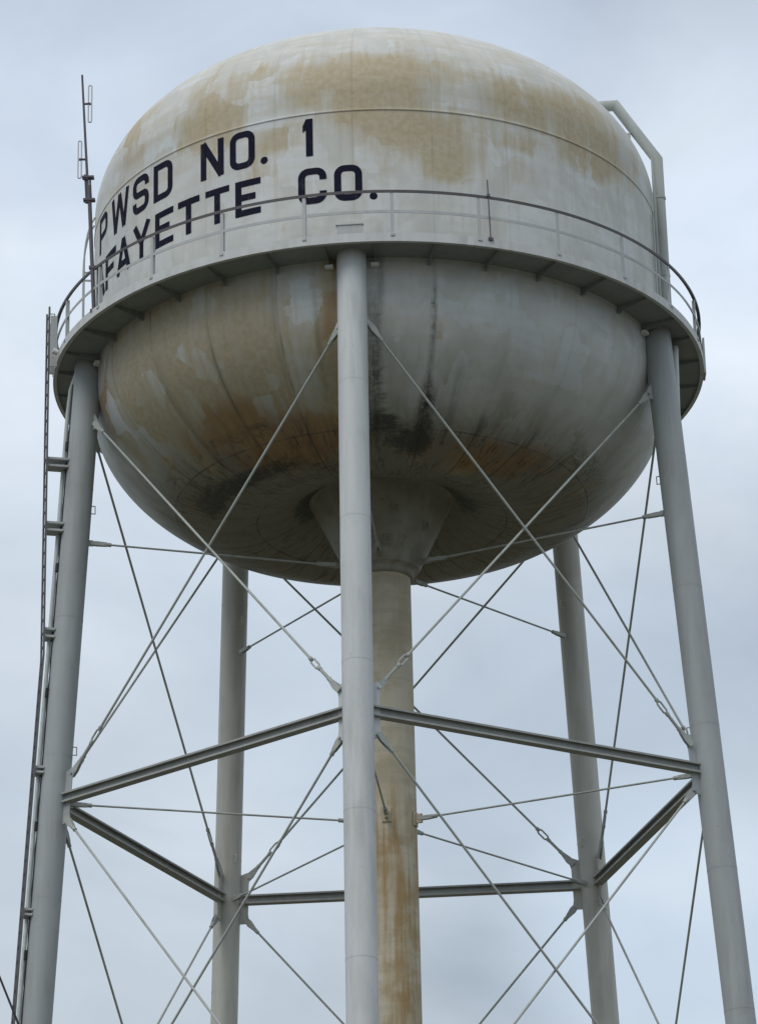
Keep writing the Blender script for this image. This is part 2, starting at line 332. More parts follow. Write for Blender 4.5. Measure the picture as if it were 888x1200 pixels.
# ------------------------------------------------------------------ lettering
SW = .152
def ribbon(mb, pts, closed=False, w=SW):
    """stroke of width w along 2D points with mitred corners -> quads in (u,v)"""
    P = [Vector((p[0], p[1])) for p in pts]; n = len(P)
    # subdivide
    Q = []
    seg = n if closed else n - 1
    for i in range(seg):
        a, b = P[i], P[(i + 1) % n]; k = max(1, int((b - a).length / .09))
        for j in range(k): Q.append(a.lerp(b, j / k))
    if not closed: Q.append(P[-1])
    n = len(Q); L = []; R = []
    for i, p in enumerate(Q):
        t0 = (p - Q[i - 1]) if (closed or i) else (Q[1] - p)
        t1 = (Q[(i + 1) % n] - p) if (closed or i < n - 1) else t0
        t0 = t0.normalized(); t1 = t1.normalized(); nn = Vector((-t0.y - t1.y, t0.x + t1.x))
        nn = nn.normalized() if nn.length > 1e-6 else Vector((-t0.y, t0.x))
        c = max(.45, nn.dot(Vector((-t0.y, t0.x)))); L.append(p + nn * w / 2 / c); R.append(p - nn * w / 2 / c)
    vs = L + R
    fs = [(i, (i + 1) % n, n + (i + 1) % n, n + i) for i in range(n if closed else n - 1)]
    mb.append((vs, fs))
def poly(mb, pts): mb.append(([Vector(p) for p in pts], [tuple(range(len(pts)))]))
def arcpts(cx, cy, rx, ry, a0, a1, n=5):
    return [(cx + rx * math.cos(rad(a0 + (a1 - a0) * i / n)), cy + ry * math.sin(rad(a0 + (a1 - a0) * i / n))) for i in range(n + 1)]
h = SW / 2
def glyph(ch, W, H):
    o = []; l, r, b, t = h, W - h, h, H - h; mid = H / 2; k = .15
    if ch == 'O': ribbon(o, arcpts(r - k, t - k, k, k, 0, 90) + arcpts(l + k, t - k, k, k, 90, 180) + arcpts(l + k, b + k, k, k, 180, 270) + arcpts(r - k, b + k, k, k, 270, 360), True)
    elif ch == 'D': ribbon(o, [(l, t)] + [(l, b)] + arcpts(r - k, b + k, k, k, 270, 360) + arcpts(r - k, t - k, k, k, 0, 90), True)
    elif ch == 'C': ribbon(o, [(r, H * .66)] + arcpts(r - k, t - k, k, k, 0, 90) + arcpts(l + k, t - k, k, k, 90, 180) + arcpts(l + k, b + k, k, k, 180, 270) + arcpts(r - k, b + k, k, k, 270, 360) + [(r, H * .34)])
    elif ch == 'S':
        ribbon(o, [(r, H * .68)] + arcpts(r - k, t - k, k, k, 0, 90) + arcpts(l + k, t - k, k, k, 90, 180) + arcpts(l + k, mid + k, k, k, 180, 270)[:-1] + [(W / 2, mid)] + arcpts(r - k, mid - k, k, k, 90, 0)[1:] + arcpts(r - k, b + k, k, k, 0, -90) + arcpts(l + k, b + k, k, k, 270, 180) + [(l, H * .32)])
    elif ch == 'P': ribbon(o, [(l, 0), (l, t)] + arcpts(r - k, t - k, k, k, 90, 0) + arcpts(r - k, H * .44 + k, k, k, 0, -90) + [(l + h, H * .44)])
    elif ch == 'N':
        ribbon(o, [(l, 0), (l, H)]); ribbon(o, [(r, 0), (r, H)]); ribbon(o, [(l - .02, H - .01), (r + .02, .01)], w=SW * 1.05)
    elif ch == 'W':
        q = W / 4
        ribbon(o, [(h * .8, H), (q, 0)], w=SW * .95); ribbon(o, [(q, 0), (2 * q, H * .98)], w=SW * .95); ribbon(o, [(2 * q, H * .98), (3 * q, 0)], w=SW * .95); ribbon(o, [(3 * q, 0), (W - h * .8, H)], w=SW * .95)
    elif ch == 'L': ribbon(o, [(l, H), (l, b), (W, b)])
    elif ch == 'A': ribbon(o, [(h * .8, 0), (W / 2, H)]); ribbon(o, [(W / 2, H), (W - h * .8, 0)]); ribbon(o, [(W * .2, H * .27), (W * .8, H * .27)])
    elif ch == 'F': ribbon(o, [(l, 0), (l, t), (W, t)]); ribbon(o, [(l, H * .52), (W * .8, H * .52)])
    elif ch == 'Y': ribbon(o, [(h * .8, H), (W / 2, H * .45), (W - h * .8, H)]); ribbon(o, [(W / 2, 0), (W / 2, H * .5)])
    elif ch == 'E': ribbon(o, [(W, t), (l, t), (l, b), (W, b)]); ribbon(o, [(l, H * .52), (W * .8, H * .52)])
    elif ch == 'T': ribbon(o, [(0, t), (W, t)]); ribbon(o, [(W / 2, 0), (W / 2, t)])
    elif ch == '1':
        ribbon(o, [(W - h, 0), (W - h, H)]); poly(o, [(W - SW + .003, H), (W - SW + .003, H - .26), (W - SW - .07, H - .32), (W - SW - .07, H - .17)])
    elif ch == '.':
        poly(o, [(.085 + .085 * math.cos(2 * PI * i / 14), .085 + .085 * math.sin(2 * PI * i / 14)) for i in range(14)])
    return o
LINES = [(34.79, .905, [('P', -163.6, .68), ('W', -154.9, .90), ('S', -145.3, .64), ('D', -138.1, .63), ('N', -125.2, .61), ('O', -118.45, .61), ('.', -111.9, .17), ('1', -103.9, .28)]),
         (33.64, .855, [('L', -172.4, .56), ('A', -165.2, .70), ('F', -158.4, .66), ('A', -152.0, .66), ('Y', -145.0, .66), ('E', -137.6, .60), ('T', -131.0, .62), ('T', -124.1, .62), ('E', -117.3, .61), ('C', -104.4, .62), ('O', -97.5, .60), ('.', -90.9, .17)])]
lev = 0
for z0, H, items in LINES:
    lm = MB()
    for ch, az, W in items:
        for vs, fs in glyph(ch, W, H):
            lev = (lev + 1) % 5
            R = RT + .006 + .0012 * lev
            lm.add([(R * math.cos(rad(az) + p[0] / RT), R * math.sin(rad(az) + p[0] / RT), z0 + p[1] + DZ) for p in vs], fs)
    lm.build('lettering', M['letter'], tank)

# ------------------------------------------------------------------ riser
mb = MB()
n = 72
def revolve_open(mb, pr, n=72):
    vs = []
    for k in range(n):
        a = 2 * PI * k / n; vs += [(r * math.cos(a), r * math.sin(a), z + DZ) for r, z in pr]
    mm = len(pr)
    mb.add(vs, [(k * mm + i, ((k + 1) % n) * mm + i, ((k + 1) % n) * mm + i + 1, k * mm + i + 1) for k in range(n) for i in range(mm - 1)], True)
g = NT('riser_paint'); co = g.n('ShaderNodeTexCoord').outputs['Object']
sx = g.n('ShaderNodeSeparateXYZ'); g.l(co, sx.inputs[0]); zf = g.math('SUBTRACT', sx.outputs[2], DZ)
runs = g.noise(g.mapv(co, (4.5, 4.5, .3)), 1., 5., .6); blot = g.noise(co, 1.3, 5., .6, .4); fine = g.noise(co, 11., 5., .65); course = g.noise(g.mapv(co, (.6, .6, 6.)), 1., 3.)
c = g.mix(g.step(blot, .38, .66), (.55, .505, .39), (.455, .41, .30))
c = g.mix(g.math('MULTIPLY', g.step(course, .45, .65), .25), c, (.30, .275, .21))
below = g.step(g.math('ADD', zf, g.math('MULTIPLY', g.math('SUBTRACT', blot, .5), 3.)), 23.2, 21.2)
f = g.math('MULTIPLY', g.step(g.math('ADD', g.math('MULTIPLY', runs, .75), g.math('MULTIPLY', blot, .35)), .44, .66), g.math('ADD', g.math('MULTIPLY', below, .75), .18))
c = g.mix(f, c, g.mix(fine, (.40, .275, .12), (.30, .185, .07)))
c = g.mix(g.math('MULTIPLY', g.step(fine, .6, .75), .25), c, (.16, .14, .11))
g.bump(g.math('ADD', fine, course), .2, .015)
M['riser'] = g.fin(c, .7)
g = NT('cone_paint'); co = g.n('ShaderNodeTexCoord').outputs['Object']
a_ = g.noise(co, 1.4, 4., .6); b_ = g.noise(g.mapv(co, (3, 3, .5)), 1., 5., .6); f_ = g.noise(co, 9., 5., .7)
c = g.mix(g.step(a_, .38, .66), (.33, .32, .275), (.25, .235, .19)); c = g.mix(g.math('MULTIPLY', g.step(b_, .5, .72), .5), c, (.17, .145, .10))
c = g.mix(g.math('MULTIPLY', g.step(f_, .62, .7), .5), c, (.07, .06, .05))
g.bump(f_, .15, .012); M['cone'] = g.fin(c, .65)
revolve_open(mb, [(.6075, -1.6), (.6075, 21.0), (.6075, 27.62)])
riser = mb.build('riser_pipe', M['riser'], tower)
mb = MB(); revolve_open(mb, [(1.66, 29.385), (1.60, 29.34), (1.56, 29.26), (.86, 27.80), (.80, 27.70)])
cone = mb.build('riser_cone', M['cone'], tower)
mb = MB(); revolve_open(mb, [(.80, 27.70), (.70, 27.66), (.675, 27.60), (.675, 27.50), (.6075, 27.49)])
mb.build('collar', M['cone'], cone)
for k in range(5):                              # lugs on the riser that take the spokes
    d = er(LEG[k]); t = et(LEG[k]); mb = MB()
    mb.box(d * .68 + UP * (21.86 + DZ), d * .1, t * .03, UP * .10); mb.box(d * .625 + UP * (21.86 + DZ), d * .012, t * .10, UP * .16)
    mb.build('spoke_lug', M['riser'], riser)
    mb = MB(); mb.box(d * 1.03 + UP * (27.79 + DZ), d * .13, t * .02, UP * .07); mb.build('spoke_lug', M['cone'], cone)
for az, z, r in ((-78, 28.75, 1.30), (-84, 28.1, 1.01), (-38, 28.5, 1.2)):
    mb = MB(); d = er(az); t = et(az); p = d * (r + .035) + UP * (z + DZ)
    for s in (-1, 1): mb.bar(p + t * .07 * s - UP * .1, p + t * .07 * s + UP * .1, (.012, .012), t, d)
    for s in (-1, 1): mb.bar(p - t * .082 + UP * .1 * s, p + t * .082 + UP * .1 * s, (.012, .012), d, UP)
    mb.build('lug', M['cone'], cone)

# ------------------------------------------------------------------ legs
def panel_dir(i, j):
    d = legpt(j, 22) - legpt(i, 22); d.z = 0; return d.normalized()
legs = []
for k in range(5):
    ax = (legpt(k, 32.95) - legpt(k, -1.6)).normalized(); rr = er(LEG[k]); tt = et(LEG[k]); ra = tt.cross(ax).normalized()
    if ra.dot(rr) < 0: ra = -ra
    mb = MB(); mb.tube(legpt(k, -1.6), legpt(k, 32.60), RLEG, 44)
    for zw in (1.5, 4.6, 7.8, 10.9, 13.9, 16.8, 19.8, 22.95, 26.1, 29.2): mb.tube(legpt(k, zw - .012), legpt(k, zw + .012), RLEG + .003, 44, caps=False)
    lmat = M['leg'] if k == 0 else M['leg_far'] if k in (2, 3) else M['leg_side']
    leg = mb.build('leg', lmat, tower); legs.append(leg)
    mb = MB(); mb.box(rr * 6.97 + UP * (32.54 + DZ), rr * .02, tt * .27, UP * .262); mb.box(rr * 6.95 + UP * (32.812 + DZ), rr * .06, tt * .29, UP * .01)
    mb.build('cap', M['walkway'], leg)
    mb = MB(); p = legpt(k, -1.6); mb.box(p + UP * .03, rr * .6, tt * .6, UP * .03)
    for sa in (-1, 1):
        for sb in (-1, 1): mb.tube(p + rr * .45 * sa + tt * .45 * sb + UP * .061, p + rr * .45 * sa + tt * .45 * sb + UP * .16, .04, 6)
    mb.build('base_plate', M['leg'], leg)
    for j in (k - 1, k + 1):
        d = panel_dir(k, j); nrm = d.cross(UP).normalized()
        def P(off, z): return legpt(k, z) + d * off
        mb = MB(); mb.prism([P(.28, 21.40), P(.42, 21.40), P(.53, 21.46), P(.50, 21.62), P(.50, 22.36), P(.55, 22.55), P(.46, 22.62), P(.28, 22.55)], nrm, .011)
        mb.tube(P(.475, 22.5) - nrm * .05, P(.475, 22.5) + nrm * .05, .03, 8); mb.tube(P(.475, 21.47) - nrm * .05, P(.475, 21.47) + nrm * .05, .03, 8)
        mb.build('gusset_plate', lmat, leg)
        mb = MB(); mb.prism([P(.26, 30.52), P(.40, 30.54), P(.47, 30.62), P(.44, 30.74), P(.26, 31.02)], nrm, .011)
        mb.tube(P(.41, 30.65) - nrm * .05, P(.41, 30.65) + nrm * .05, .03, 8)
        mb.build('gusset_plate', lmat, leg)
    for z in (28.72, 22.9 if k != 4 else 23.12):
        mb = MB(); p = legpt(k, z) - rr * (RLEG - .01)
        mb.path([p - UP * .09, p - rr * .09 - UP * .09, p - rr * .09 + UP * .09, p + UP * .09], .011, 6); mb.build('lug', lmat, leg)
    mb = MB(); p = legpt(k, 27.93) - rr * (RLEG + .03); mb.box(p, rr * .06, tt * .015, UP * .07); mb.build('spoke_lug', M['leg'], leg)
    mb = MB(); p = legpt(k, 21.93) - rr * (RLEG + .03); mb.box(p, rr * .06, tt * .015, UP * .08); mb.build('spoke_lug', M['leg'], leg)

# ------------------------------------------------------------------ bracing
for k in range(5):                              # horizontal struts, I-section
    i, j = k, k + 1; a, b = legpt(i, ZJ), legpt(j, ZJ); d = (b - a).normalized(); nrm = d.cross(UP).normalized()
    p, q = a + d * .315, b - d * .315; mb = MB()
    for s in (-1, 1):
        mb.bar(p + UP * .10 * s, q + UP * .10 * s, (.105, .008), nrm, UP)
        for e in (-1, 1): mb.bar(p + UP * (.092 * s - .012 * s) + nrm * .098 * e, q + UP * (.092 * s - .012 * s) + nrm * .098 * e, (.006, .0115), nrm, UP)
    mb.bar(p, q, (.007, .0915), nrm, UP)
    mb.build('strut', M['strut'], tower)

def clevis(parent, p, d, nrm, mat, L=.30, w=.075):
    """forked end of a rod: from the pin p back along d"""
    mb = MB(); s = d.cross(nrm).normalized()
    for e in (-1, 1):
        o = nrm * .028 * e
        mb.prism([p + o - d * .06 - s * w * .8, p + o - d * .06 + s * w * .8, p + o + d * .10 + s * w, p + o + d * L + s * .04, p + o + d * L - s * .04, p + o + d * .10 - s * w], nrm, .011)
    mb.tube(p + d * (L - .06), p + d * (L + .10), .046, 10); return mb.build('clevis', mat, parent)
def turnbuckle(parent, c, d, nrm, mat):
    mb = MB(); s = d.cross(nrm).normalized()
    for e in (-1, 1):
        mb.path([c - d * .17 + s * .018 * e, c - d * .10 + s * .052 * e, c + d * .10 + s * .052 * e, c + d * .17 + s * .018 * e], .021, 8)
        mb.tube(c + d * .15 * e, c + d * .22 * e, .045, 10)
    return mb.build('turnbuckle', mat, parent)
def brace(k_hi, k_lo, z_hi, z_lo, off_hi, off_lo, shift, r=.027):
    dh = panel_dir(k_hi, k_lo); a = legpt(k_hi, z_hi) + dh * off_hi; b = legpt(k_lo, z_lo) - dh * off_lo
    nrm = dh.cross(UP).normalized(); a = a + nrm * shift; b = b + nrm * shift
    d = (b - a).normalized(); mb = MB()
    tb = b - d * .95
    mb.tube(a + d * .3, tb - d * .12, r, 10); mb.tube(tb + d * .12, b - d * .28, r * 1.3, 10)
    rod = mb.build('brace_rod', M['rod'], tower)
    clevis(rod, a, d, nrm, M['rod']); clevis(rod, b, -d, nrm, M['rod']); turnbuckle(rod, tb, d, nrm, M['rod'])
for k in range(5):
    a, b = k, (k + 1) % 5
    brace(a, b, 30.65, 22.50, .41, .475, .036); brace(b, a, 30.65, 22.50, .41, .475, .036)
    brace(a, b, 21.47, ZJL, .475, .475, .036, .026); brace(b, a, 21.47, ZJL, .475, .475, .036, .026)
for k in range(5):                              # spokes to the riser
    d = er(LEG[k]); t = et(LEG[k])
    for z, rin, zin in ((27.93, 1.14, 27.79), (21.93, .76, 21.86)):
        a = legpt(k, z) - d * (RLEG + .07); b = d * rin + UP * (zin + DZ); dd = (b - a).normalized(); mb = MB()
        mb.tube(a + dd * .28, b - dd * .28, .022, 10); rod = mb.build('spoke_rod', M['rod'], tower)
        clevis(rod, a, dd, t, M['rod'], .32, .05); clevis(rod, b, -dd, t, M['rod'], .26, .045)

# ------------------------------------------------------------------ walkway and railing
mb = MB()
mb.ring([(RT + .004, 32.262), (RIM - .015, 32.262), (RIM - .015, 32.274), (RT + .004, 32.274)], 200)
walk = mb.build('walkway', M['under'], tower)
mb = MB()                                       # channel girder round the edge
mb.ring([(RIM - .012, ZRIM), (RIM, ZRIM), (RIM, ZRIM + .20), (RIM - .012, ZRIM + .20)], 200)
mb.ring([(RIM - .085, ZRIM), (RIM - .0125, ZRIM), (RIM - .0125, ZRIM + .012), (RIM - .085, ZRIM + .012)], 200)
mb.build('edge_girder', M['walkway'], walk)
br = []
for k in range(5):
    br += [(LEG[k] - 4.2, 1), (LEG[k] + 4.2, 1)] + [(LEG[k] + 3.3 + 10.9 * q, 0) for q in range(1, 6)]
for az, cap in br:
    d = er(az); t = et(az); mb = MB()
    mb.prism([cyl(RT + .003, az, 32.11), cyl(RT + .12, az, 32.105), cyl(RIM - .09, az, 32.215), cyl(RIM - .09, az, 32.261), cyl(RT + .003, az, 32.261)], t, .007)
    mb.prism([cyl(RT + .004, az, 32.10) - t * .03, cyl(RT + .12, az, 32.095) - t * .03, cyl(RT + .12, az, 32.095) + t * .03, cyl(RT + .004, az, 32.10) + t * .03], UP, .006)
    o = mb.build('bracket', M['under'], walk)
    if cap:
        mb = MB(); mb.box(cyl(RT + .075, az, 32.058), d * .06, t * .085, UP * .035); mb.build('bracket_foot', M['white'], o)
rail = empty('railing'); rail.parent = tower
ZH = 33.385
def arcring(r, z, a0, a1, n): return [cyl(r, a0 + (a1 - a0) * i / n, z) for i in range(n + 1)]
mb = MB()                                       # angle iron top rail
mb.ring([(RIM - .085, ZH), (RIM - .018, ZH), (RIM - .018, ZH + .012), (RIM - .085, ZH + .012)], 200)
mb.ring([(RIM - .0175, ZH - .055), (RIM - .006, ZH - .055), (RIM - .006, ZH + .012), (RIM - .0175, ZH + .012)], 200)
mb.build('handrail', M['rail'], rail)
mb = MB(); mb.ring([(RIM - .034, 32.865), (RIM - .022, 32.865), (RIM - .022, 32.93), (RIM - .034, 32.93)], 200)
mb.ring([(RIM - .07, 32.92), (RIM - .0345, 32.92), (RIM - .0345, 32.93), (RIM - .07, 32.93)], 200)
mb.build('midrail', M['post'], rail)
for q in range(25):
    az = LEG[0] + 7.2 + 14.4 * q; d = er(az); t = et(az); mb = MB()
    mb.box(cyl(RIM - .012, az, (32.30 + ZH - .06) / 2) - d * .012, d * .006, t * .036, UP * (ZH - .06 - 32.30) / 2)
    mb.box(cyl(RIM - .012, az, (32.30 + ZH - .06) / 2) + t * .030 - d * .05, d * .030, t * .006, UP * (ZH - .06 - 32.30) / 2)
    mb.box(cyl(RIM + .010, az, 32.345), d * .007, t * .042, UP * .03)
    mb.build('post', M['post'], rail)

# ------------------------------------------------------------------ leg ladder with its landing gate
AZ = LEG[4]; d = er(AZ); t = et(AZ)
def lad_r(z): return 7.585 if z > 25 else 7.60 + (25 - z) * .0585
lad = empty('ladder'); lad.parent = tower
zs = [33.5, 31, 29, 27, 25.2, 24.6, 22, 19, 16, 13, 10, 7, 4, 2.2]
for s in (-1, 1):
    mb = MB()
    for a, b in zip(zs, zs[1:]):
        mb.bar(cyl(lad_r(a), AZ, a) + t * .2 * s, cyl(lad_r(b), AZ, b - .004) + t * .2 * s, (.007, .022), t, d)
    mb.build('rail', M['ladder'], lad)
z = 33.3; cnt = 0; rung_me = None
while z > 2.4 and cnt < 96:
    p = cyl(lad_r(z), AZ, z)
    if rung_me is None:
        mb = MB(); mb.tube(-t * .2, t * .2, .012, 8); o = mb.build('rung', M['ladder'], lad); rung_me = o.data
    else:
        o = bpy.data.objects.new('rung', rung_me); COL.objects.link(o); o.parent = lad
    o.location = p; z -= .315; cnt += 1
for zb in (29.75, 28.22, 25.74, 22.63, 19.5, 16.4, 13.3, 10.2, 7.1, 4.):
    w = .085 if zb > 25 else .055
    for e in (-1, 1):
        mb = MB(); mb.bar(cyl(lad_r(zb) - .02, AZ, zb + w * e), legpt(4, zb + w * e) + d * (RLEG - .02), (.16, .024), t, UP)
        mb.build('standoff', M['post'], lad)
mb = MB()
mb.box(cyl(7.50, AZ, 32.55), d * .075, t * .012, UP * .62)
mb.box(cyl(7.52, AZ + 3.2, 32.55), d * .075, t * .012, UP * .62)
mb.path([cyl(7.44, AZ, 33.14), cyl(7.44, AZ, 33.42), cyl(7.56, AZ, 33.42), cyl(7.56, AZ, 33.14)], .014, 6)
mb.build('gate_plate', M['post'], lad)
mb = MB(); mb.tube(cyl(7.49, -160.9, 32.13), cyl(7.60, -160.9, 32.17), .065, 14); mb.build('gate_stop', M['white'], lad)
# conduit and cable strapped to the same leg
mb = MB()
def side(z, o, p=0): return legpt(4, z) + Vector((-1, 0, 0)) * o + Vector((0, -1, 0)) * p
mb.path([side(31.95, .26, .1), side(31.6, .36)] + [side(zq, .385) for zq in (31, 28, 25, 22, 19, 16, 12, 8, 4, 0)], .045, 12)
mb.build('conduit', M['conduit'], tower)
mb = MB(); pts = []
zq = 31.7
while zq > 0: pts.append(side(zq, .305 + .012 * math.sin(zq * 7.3) * (1 if int(zq) % 3 == 0 else .2), .10)); zq -= .3
mb.path(pts, .020, 8); cab = mb.build('cable', M['cable'], tower)
for zq in (30.2, 27.3, 24.4, 21.4, 18.6, 15.7):
    mb = MB(); mb.tube(side(zq - .1, .33, .10), side(zq + .1, .33, .10), .04, 8); mb.build('strap', M['cable'], cab)

# roof ladder on the tank side, following the shell and bending over the dome
rl_ = empty('roof_ladder'); rl_.parent = tower
AZR = -172.5; d = er(AZR); t = et(AZR)
def rp(s):      # path parameter: height on shell then over the dome
    if s <= ZT - 32.3: return (RT + .25, 32.3 + s)
    a = (s - (ZT - 32.3)) / 5.2; return ((RT + .25) * math.cos(a), ZT + (AT + .22) * math.sin(a))
pts = [(6.735, 32.28 + .25 * i) for i in range(12)] + [(6.725, 35.3), (6.70, 35.55), (6.655, 35.8), (6.59, 36.02), (6.50, 36.2)]
for s in (-1, 1):
    mb = MB(); mb.path([cyl(r, AZR, z) + t * .2 * s for r, z in pts], .022, 8); mb.build('rail', M['post'], rl_)
for i in range(1, 16):
    r, z = pts[i]; mb = MB(); mb.tube(cyl(r, AZR, z) - t * .2, cyl(r, AZR, z) + t * .2, .012, 6); mb.build('rung', M['post'], rl_)
for i in (4, 10):
    r, z = pts[i]
    for s in (-1, 1):
        mb = MB(); mb.bar(cyl(r, AZR, z) + t * .2 * s, cyl(r - .26, AZR, z) + t * .2 * s, (.006, .025), t, UP); mb.build('standoff', M['post'], rl_)

# ------------------------------------------------------------------ overflow pipe
AZO = -5.
RP = .128
path = [cyl(4.2, AZO, 39.12), cyl(5.71, AZO, 39.12), cyl(6.615, AZO, 37.62), cyl(6.625, AZO, 33.5), cyl(6.64, AZO, 32.05)]
mb = MB(); mb.path(path, RP, 20)
over = mb.build('overflow_pipe', M['pipe'], tower)
mb = MB(); p = cyl(6.1, AZO, 38.34); mb.box(p - er(AZO) * .12 - UP * .1, er(AZO) * .05, et(AZO) * .06, UP * .10); mb.build('pipe_support', M['pipe'], over)
for z in (36.6, 34.6):
    mb = MB(); mb.tube(cyl(6.62, AZO, z - .03), cyl(6.62, AZO, z + .03), RP + .012, 20); mb.build('pipe_band', M['pipe'], over)
mb = MB(); p1 = legpt(1, 32.15) + Vector((.42, .34, 0)); p2 = legpt(1, 30.3) + Vector((.27, .34, 0))
mb.path([cyl(6.64, AZO, 32.2), cyl(6.64, AZO, 31.98), p1 + Vector((.02, .25, -.03)), p1 + Vector((.01, .05, -.12)), p1 - UP * .3, p2] + [legpt(1, z) + Vector((.16, .36, 0)) for z in (28., 20., 10., 0.)], .075, 14)
mb.build('drop_pipe', M['conduit'], over)
mb = MB(); mb.path([cyl(RT + .07, -13., z) for z in (37.2, 35.9, 34.5, 32.28)], .035, 10); mb.path([cyl(RT + .045, -15.3, z) for z in (35.6, 34., 32.28)], .02, 8)
mb.build('conduit', M['pipe'], tower)
# flat panel bolted outside the railing at the right
mb = MB(); mb.box(cyl(RIM + .03, -1.5, 32.66), er(-1.5) * .022, et(-1.5) * .22, UP * .44)
for z in (32.4, 32.9): mb.box(cyl(RIM + .004, -1.5, z), er(-1.5) * .006, et(-1.5) * .20, UP * .02)
mb.build('side_panel', M['post'], rail)

# ------------------------------------------------------------------ antennas
ant = empty('dipole_antenna', cyl(7.40, -146.0, 32.3)); base = ant.location.copy()
tag(ant, 'tall dark mast with two folded dipole loops clamped to the railing', 'antenna')
def AP(z, ox=0., oy=0.):                          # point on the slightly leaning mast, local to the antenna
    q = (z - 32.3); p = cyl(7.335, -147.0, 32.5); top = cyl(7.69, -147.0, 38.12)
    return p.lerp(top, (z - 32.5) / 5.62) + Vector((ox, oy, 0)) - base
mb = MB(); mb.tube(AP(35.05), AP(38.14), .032, 12, .024); mb.build('mast', M['mast'], ant)
mb = MB(); mb.tube(AP(32.35, .0), AP(35.40, .03), .045, 12)
mb.build('support_post', M['mast'], ant)
mb = MB(); mb.box(AP(32.9, .12, 0), (.035, 0, 0), (0, .03, 0), (0, 0, .56)); mb.box(AP(32.38, .06, 0), (.14, 0, 0), (0, .06, 0), (0, 0, .035)); mb.box(AP(33.42, .06, 0), (.12, 0, 0), (0, .05, 0), (0, 0, .03))
mb.build('mounting_bracket', M['mast'], ant)
for zc in (35.05, 35.60):
    mb = MB(); mb.box(AP(zc, .02), (.13, 0, 0), (0, .07, 0), (0, 0, .022)); mb.box(AP(zc, -.02), (.05, 0, 0), (0, .05, 0), (0, 0, .06)); mb.build('clamp', M['mast'], ant)
mb = MB()
for o in (-.045, .06): mb.tube(AP(35.05, o), AP(35.60, o), .022, 8)
mb.build('clamp_strut', M['mast'], ant)
for zc, sgn in ((37.42, 1), (36.05, -1)):
    mb = MB(); a = AP(zc); b = AP(zc, .14 * sgn); mb.tube(a, b, .026, 8); mb.tube(AP(zc, .09 * sgn) , AP(zc, .16 * sgn), .032, 8)
    arm = mb.build('dipole_arm', M['mast'], ant)
    mb = MB(); c = AP(zc, .145 * sgn); w = .036; hh = .43
    pts = [c + Vector((w * math.cos(rad(q)), 0, hh + w * math.sin(rad(q)))) for q in range(0, 181, 30)] + [c + Vector((w * math.cos(rad(q)), 0, -hh + w * math.sin(rad(q)))) for q in range(180, 361, 30)]
    mb.path(pts, .017, 8, True); mb.build('dipole_loop', M['dipole'], arm)
whip = empty('whip_antenna', cyl(RIM + .02, -71.0, 32.35)); tag(whip, 'thin dark rod standing up past the handrail to the right of the lettering', 'antenna')
wb = whip.location.copy(); mb = MB(); mb.tube((0, 0, 0), Vector((-.03, 0, 1.42)), .015, 8); mb.build('rod', M['mast'], whip)
mb = MB(); mb.box((0, 0, .03), er(-71) * .02, et(-71) * .05, UP * .03); mb.box((-.02, 0, 1.05), er(-71) * .03, et(-71) * .03, UP * .03); mb.build('clamp', M['mast'], whip)

# overhead wire that crosses the ladder leg low at the left
CAM = Vector((0, -70.45, DZ))
mb = MB()
pA = Vector((-7.444, -7.7, 16.601 + DZ)); pB = Vector((-7.070, -7.7, 15.684 + DZ)); dd = (pB - pA).normalized()
mb.path([pA - dd * 6, pA - dd * 3, pA, pB, pB + dd * 2], .021, 8)
tag(mb.build('wire', M['cable']), 'black wire slanting past the ladder at the lower left corner', 'wire')

# ------------------------------------------------------------------ ground
g = NT('grass_ground'); co = g.n('ShaderNodeTexCoord').outputs['Object']
c = g.mix(g.step(g.noise(co, .15, 6.), .35, .65), (.06, .062, .036), (.10, .095, .065)); c = g.mix(g.math('MULTIPLY', g.step(g.noise(co, 3., 6.), .5, .7), .4), c, (.12, .11, .085))
mm = g.fin(c, .9)
mb = MB(); n = 64; mb.add([(0, 0, 0)] + [(900 * math.cos(2 * PI * q / n), 900 * math.sin(2 * PI * q / n), 0) for q in range(n)], [(0, q + 1, (q + 1) % n + 1) for q in range(n)])
tag(mb.build('ground', mm), 'flat grass ground far below the tower', 'ground', kind='structure')

# ------------------------------------------------------------------ sky and sun
SUN_EL, SUN_AZ = 52., -125.                     # behind the photographer, to the left, veiled by cloud
w = bpy.data.worlds.new('World'); S.world = w; w.use_nodes = True; T = w.node_tree
bg = T.nodes['Background']; bg.inputs['Strength'].default_value = .1
sky = T.nodes.new('ShaderNodeTexSky'); sky.sky_type = 'NISHITA'; sky.sun_disc = False
sky.sun_elevation = rad(SUN_EL); sky.sun_rotation = rad(90 - SUN_AZ); sky.dust_density = 3.
tc = T.nodes.new('ShaderNodeTexCoord'); L = T.links.new
mp = T.nodes.new('ShaderNodeMapping'); mp.inputs['Scale'].default_value = (2.0, 2.0, 3.6); mp.inputs['Rotation'].default_value = (0, .12, 0); L(tc.outputs['Generated'], mp.inputs[0])
nz = T.nodes.new('ShaderNodeTexNoise'); nz.inputs['Scale'].default_value = 3.2; nz.inputs['Detail'].default_value = 4.5; nz.inputs['Roughness'].default_value = .5; nz.inputs['Distortion'].default_value = .4; L(mp.outputs[0], nz.inputs['Vector'])
cr = T.nodes.new('ShaderNodeMapRange'); cr.interpolation_type = 'SMOOTHSTEP'; cr.inputs[1].default_value = .33; cr.inputs[2].default_value = .67; L(nz.outputs['Fac'], cr.inputs[0])
nz2 = T.nodes.new('ShaderNodeTexNoise'); nz2.inputs['Scale'].default_value = 7.5; nz2.inputs['Detail'].default_value = 6.; nz2.inputs['Roughness'].default_value = .58; nz2.inputs['Distortion'].default_value = .5; L(mp.outputs[0], nz2.inputs['Vector'])
